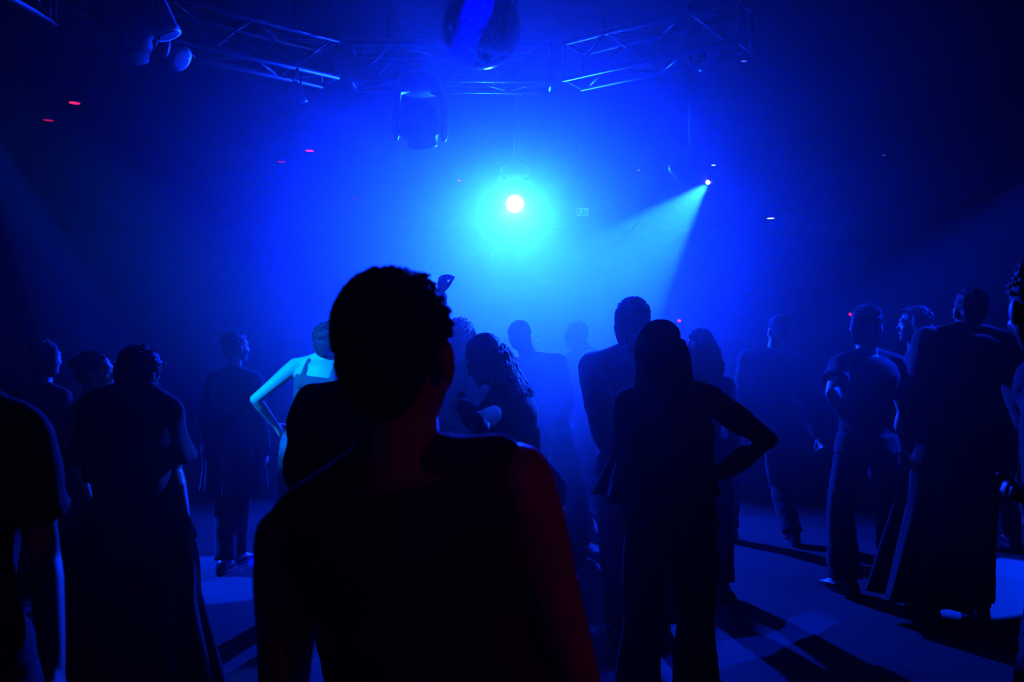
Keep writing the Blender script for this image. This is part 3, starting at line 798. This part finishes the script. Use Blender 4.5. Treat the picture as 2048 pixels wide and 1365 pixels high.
# scanner with its own mirror, at right
def scanner():
    c = P(1386, 346, 6.62); root = empty('scanner_light', c, 'small dark scanner light at right throwing a narrow blue cone down to the left', 'stage light'); off = tuple(c)
    g = Geo(); t = Vector((.10, -.03, -.05)).normalized()
    g.tube([c - t*.13, c - t*.05, c + t*.05, c + t*.10], [.085, .125, .115, .07], seg=20); g.obj('housing', M['black_metal'], root, off)
    g = Geo()
    for s_ in (1, -1): g.tube([c + Vector((0, .12*s_, 0)), c + Vector((-.02, .13*s_, .12)), c + Vector((-.02, .06*s_, .22))], .012, seg=8)
    g.obj('bracket', M['black_metal'], root, off)
    g = Geo(); g.tube([c + Vector((-.02, 0, .22)), Vector((c.x - .02, c.y, ZC))], .016, seg=8, round_ends=False); g.obj('drop_pole', M['black_metal'], root, off)
    s2 = SCAN + Vector((.03, .04, .02))
    g = Geo(); g.tube([c + t*.08, s2 + Vector((0, .02, .03))], .010, seg=6); g.obj('mirror_arm', M['black_metal'], root, off)
    g = Geo(); g.box(s2 + Vector((.012, .03, .012)), (.020, .004, .024), np.array(Matrix.Rotation(-.6, 3, 'Z'))); g.obj('mirror', M['chrome'], root, off, smooth=False)
    g = Geo(); g.ball(s2 + Vector((-.025, -.03, -.01)), (.017, .010, .017)); g.obj('lens', M['lens_lit'], root, off)
scanner()

# mirror ball
def mirror_ball():
    c = P(963, 57, 4.8); R = .237; root = empty('mirror_ball', c, 'large mirror ball hanging at top centre above the dance floor', 'mirror ball'); off = tuple(c)
    g = Geo(); g.ball(c, R * .985, seg=48, rings=32); ball = g.obj('ball', M['black_metal'], root, off)
    rng = np.random.RandomState(2); V = []; Fc = []; rows = 48; n = 0
    for i in range(rows):
        la = -math.pi/2 + math.pi * (i + .5) / rows; hw = math.pi / rows * .46 * R
        m_ = max(4, int(2 * math.pi * math.cos(la) / (math.pi / rows)))
        for j in range(m_):
            lo = 2 * math.pi * j / m_
            nn = Vector((math.cos(la)*math.cos(lo), math.cos(la)*math.sin(lo), math.sin(la)))
            e1 = Vector((-math.sin(lo), math.cos(lo), 0)); e2 = nn.cross(e1)
            nj = (nn + e1 * rng.normal(0, .012) + e2 * rng.normal(0, .012)).normalized(); e1 = (e1 - nj * e1.dot(nj)).normalized(); e2 = nj.cross(e1)
            p = c + nn * R
            for sx, sy in ((-1, -1), (1, -1), (1, 1), (-1, 1)): V.append(tuple(p + e1*hw*sx + e2*hw*sy))
            Fc.append((n, n+1, n+2, n+3)); n += 4
    g = Geo(); g.add(V, Fc); t = g.obj('mirror_tiles', M['silver'], root, off, smooth=False); t['kind'] = 'stuff'
    g = Geo(); g.tube([c + Vector((0, 0, R - .01)), c + Vector((0, 0, R + .05))], .03, seg=12, round_ends=False); g.obj('collar', M['alu'], root, off)
    g = Geo(); g.tube([c + Vector((0, 0, R + .04)), c + Vector((0, 0, R + .40))], .008, seg=8, round_ends=False); g.obj('hanging_rod', M['alu'], root, off)
    g = Geo(); g.tube([c + Vector((0, 0, R + .38)), Vector((c.x, c.y, ZC))], .065, seg=16, round_ends=False); g.obj('motor', M['black_metal'], root, off)
mirror_ball()

# par cans on the trusses
def par_can(c, aim, k, label, hang, cm='alu_bright'):
    c = Vector(c); root = empty('par_can', c, label, 'stage light', 'par cans clamped to the trusses'); off = tuple(c); d = Vector(aim).normalized()
    Rh = rot_to(d); hx = Rh @ Vector((1, 0, 0)); hz_ = Rh @ Vector((0, 0, 1))
    pr = [(-.16, .03), (-.15, .06), (-.10, .085), (.10, .085), (.11, .092), (.15, .092)]
    g = Geo(); g.loft([tuple(c + d*y*k) for y, _ in pr], [tuple(hx*q*k) for _, q in pr], [tuple(hz_*q*k) for _, q in pr], 24); b = g.obj('can', M[cm], root, off)
    g = Geo(); g.loft([tuple(c + d*.149*k), tuple(c + d*.156*k)], [tuple(hx*q*k) for q in (.08, .06)], [tuple(hz_*q*k) for q in (.08, .06)], 20); g.obj('lens', M['lens_glass'], b, off)
    up = Vector((c.x, c.y, hang)) - c; L = up.length
    g = Geo(); g.tube([c + hx*.10*k, c + hx*.10*k + up*.6, c + up*.72, c - hx*.10*k + up*.6, c - hx*.10*k], .008, seg=6); g.obj('bracket', M['alu'], root, off)
    g = Geo(); g.tube([c + up*.70, c + up], .015, seg=8); g.obj('clamp', M['alu'], root, off)
par_can(P(330, 98, 5.45), (.55, -.15, -.35), 1.0, 'silver par can catching blue light at the left end of the diagonal truss', TZ0)
par_can(P(318, 30, 4.95), (.32, .1, -.75), .9, 'white par can at the top left corner, lit along its side', TZ0 + .02, 'enamel')
par_can(P(594, 186, 6.1), (.3, .3, -.8), .55, 'small par can under the middle of the diagonal truss', TZ0)
par_can(P(1420, 120, 5.75), (-.2, .3, -.8), .6, 'small par can at the far right end of the slanting truss', TZ0)

# hanging exit sign
def exit_sign():
    Y = 9.0; c = P(1165, 425, Y); root = empty('exit_sign', c, 'small pale hanging exit sign box right of the bright light', 'sign'); off = tuple(c)
    hw, hh = .070, .046
    g = Geo(); g.box(c, (hw, .02, hh)); g.obj('sign_box', M['sign'], root, off, smooth=False)
    f0 = c - Vector((0, .021, 0))
    g = Geo()
    for a, b in (((-.064, .040), (.064, .040)), ((-.064, -.040), (.064, -.040)), ((-.064, -.04), (-.064, .04)), ((.064, -.04), (.064, .04)), ((.02, -.03), (.02, .03)), ((.02, .03), (.05, .03)), ((.05, .03), (.05, -.03)),
                 ((-.03, .022), (-.012, .0)), ((-.012, .0), (-.03, -.03)), ((-.012, .0), (.006, -.022)), ((-.045, .006), (.0, .012))):
        p = f0 + Vector((a[0], 0, a[1])); q = f0 + Vector((b[0], 0, b[1])); g.tube([p, q], .0028, seg=6)
    g.ball(f0 + Vector((-.012, 0, .026)), .006, seg=8, rings=6)
    g.obj('pictogram', M['sign_lit'], root, off)
    for sx in (-.06, .06):
        g = Geo(); g.tube([c + Vector((sx, 0, hh)), Vector((c.x + sx, c.y, ZC + .01))], .002, seg=6, round_ends=False); g.obj('hanging_rod', M['alu'], root, off)
M['sign'] = mat('sign_face', (0.15, 0.4, 0.5), 0.5, emit=(0.01, 0.3, 1.0), estr=.15)
M['sign_lit'] = mat('sign_lit', (0.6, 0.9, 0.95), 0.5, emit=(0.1, 0.7, 1.0), estr=.7)
exit_sign()

# ceiling downlights
def downlight(px, py, m, label, group, r=.065):
    Y = (ZC - CAMZ) * F / (682.5 - py); c = P(px, py, Y); c.z = ZC
    root = empty('ceiling_light', c, label, 'ceiling light', group); off = tuple(c); Z = Vector((0, 0, 1))
    n = 24; V = []; Fc = []
    for k in range(n):
        a = 2*math.pi*k/n; u = Vector((math.cos(a), math.sin(a), 0))
        for rr, zz in ((r*1.25, 0), (r*1.25, -.012), (r, -.015), (r*.97, -.004)): V.append(tuple(c + u*rr + Z*zz))
    for k in range(n):
        a, b = k*4, ((k+1) % n)*4
        for q in range(3): Fc.append((a+q, b+q, b+q+1, a+q+1))
    g = Geo(); g.add(V, Fc); g.obj('bezel', M['chrome'], root, off)
    g = Geo(); g.loft([tuple(c - Z*.012), tuple(c - Z*.004)], [(r*.97, 0, 0)]*2, [(0, r*.97, 0)]*2, 24); g.obj('lamp', m, root, off, smooth=False)
M['red_lamp'] = mat('red_lamp', (0.5, 0.02, 0.02), 0.4, emit=(1.0, 0.01, 0.06), estr=2.4)
M['red_lamp_dim'] = mat('red_lamp_dim', (0.5, 0.02, 0.02), 0.4, emit=(1.0, 0.01, 0.06), estr=.40)
M['blue_lamp'] = mat('blue_lamp', (0.4, 0.5, 0.6), 0.4, emit=(0.35, 0.55, 1.0), estr=5.0)  # one lit ceiling lamp; elsewhere the glow stands in for glints on downlight rims
M['blue_lamp_dim'] = mat('blue_lamp_dim', (0.4, 0.5, 0.6), 0.4, emit=(0.25, 0.25, 0.5), estr=.5)  # faint glow painted in for glints on the rims of downlights
GR = 'recessed red ceiling lights'; GB = 'recessed pale ceiling lights'
downlight(149, 204, M['red_lamp'], 'bright red recessed ceiling light at far left, the largest red one', GR, .062)
downlight(97, 239, M['red_lamp_dim'], 'dim red recessed ceiling light furthest left, beside the brightest red one', GR, .062)
downlight(619, 300, M['red_lamp'], 'bright pinkish-red recessed ceiling light below the diagonal truss', GR, .062)
downlight(563, 322, M['red_lamp_dim'], 'faint red recessed ceiling light just left of the pinkish-red one', GR, .062)
downlight(919, 360, M['red_lamp'], 'small pink recessed ceiling light just left of the bright beam', GR, .04)
downlight(707, 395, M['red_lamp_dim'], 'tiny dim red recessed ceiling light at centre left, lowest of the red ones', GR, .05)
downlight(1541, 436, M['blue_lamp'], 'bluish-white recessed ceiling light far right of the scanner, the lowest pale one', GB, .085)
downlight(1427, 329, M['blue_lamp'], 'bluish-white ceiling light just above the scanner light', GB, .035)
downlight(1277, 339, M['blue_lamp'], 'tiny pale ceiling light between the bright beam and the scanner', GB, .022)
downlight(1768, 309, M['blue_lamp_dim'], 'dim pale ceiling light at upper right', GB, .03)
downlight(1488, 120, M['blue_lamp_dim'], 'grey ceiling light right of the slanting truss', GB, .03)
downlight(208, 68, M['blue_lamp_dim'], 'grey ceiling light at the top left, left of the trusses', GB, .03)
# added red glows standing in for glints, set on the back wall
def red_glint(px, py, label):
    c = P(px, py, Y1 - .02); root = empty('wall_lamp', c, label, 'wall lamp', 'small red lamps on the back wall'); off = tuple(c)
    g = Geo(); g.loft([tuple(c + Vector((0, .02, 0))), tuple(c - Vector((0, .03, 0)))], [(.07, 0, 0)]*2, [(0, 0, .05)]*2, 20); g.obj('housing', M['black_metal'], root, off)
    g = Geo(); g.ball(c - Vector((0, .035, 0)), (.045, .03, .035)); g.obj('bulb', M['red_lamp'], root, off)
red_glint(1700, 629, 'small red lamp on the back wall at right, left of the bobbed head')
red_glint(1358, 642, 'small red lamp on the back wall right of the long-haired woman')
red_glint(229, 747, 'small red lamp on the back wall beside the bowed head')
# cable drooping along the diagonal truss
g = Geo(); a = Vector((-2.7, 5.42, TZ1 + .03)); b = Vector((-1.5, 6.40, TZ1 + .03)); pts = []
for i in range(25):
    t = i / 24; pts.append(a.lerp(b, t) + Vector((0, 0, -.06 * abs(math.sin(t * math.pi * 3)))))
g.tube(pts, .008, seg=6); tag(g.obj('power_cable', M['rubber']), 'black power cable lying in loops along the diagonal truss', 'cable')
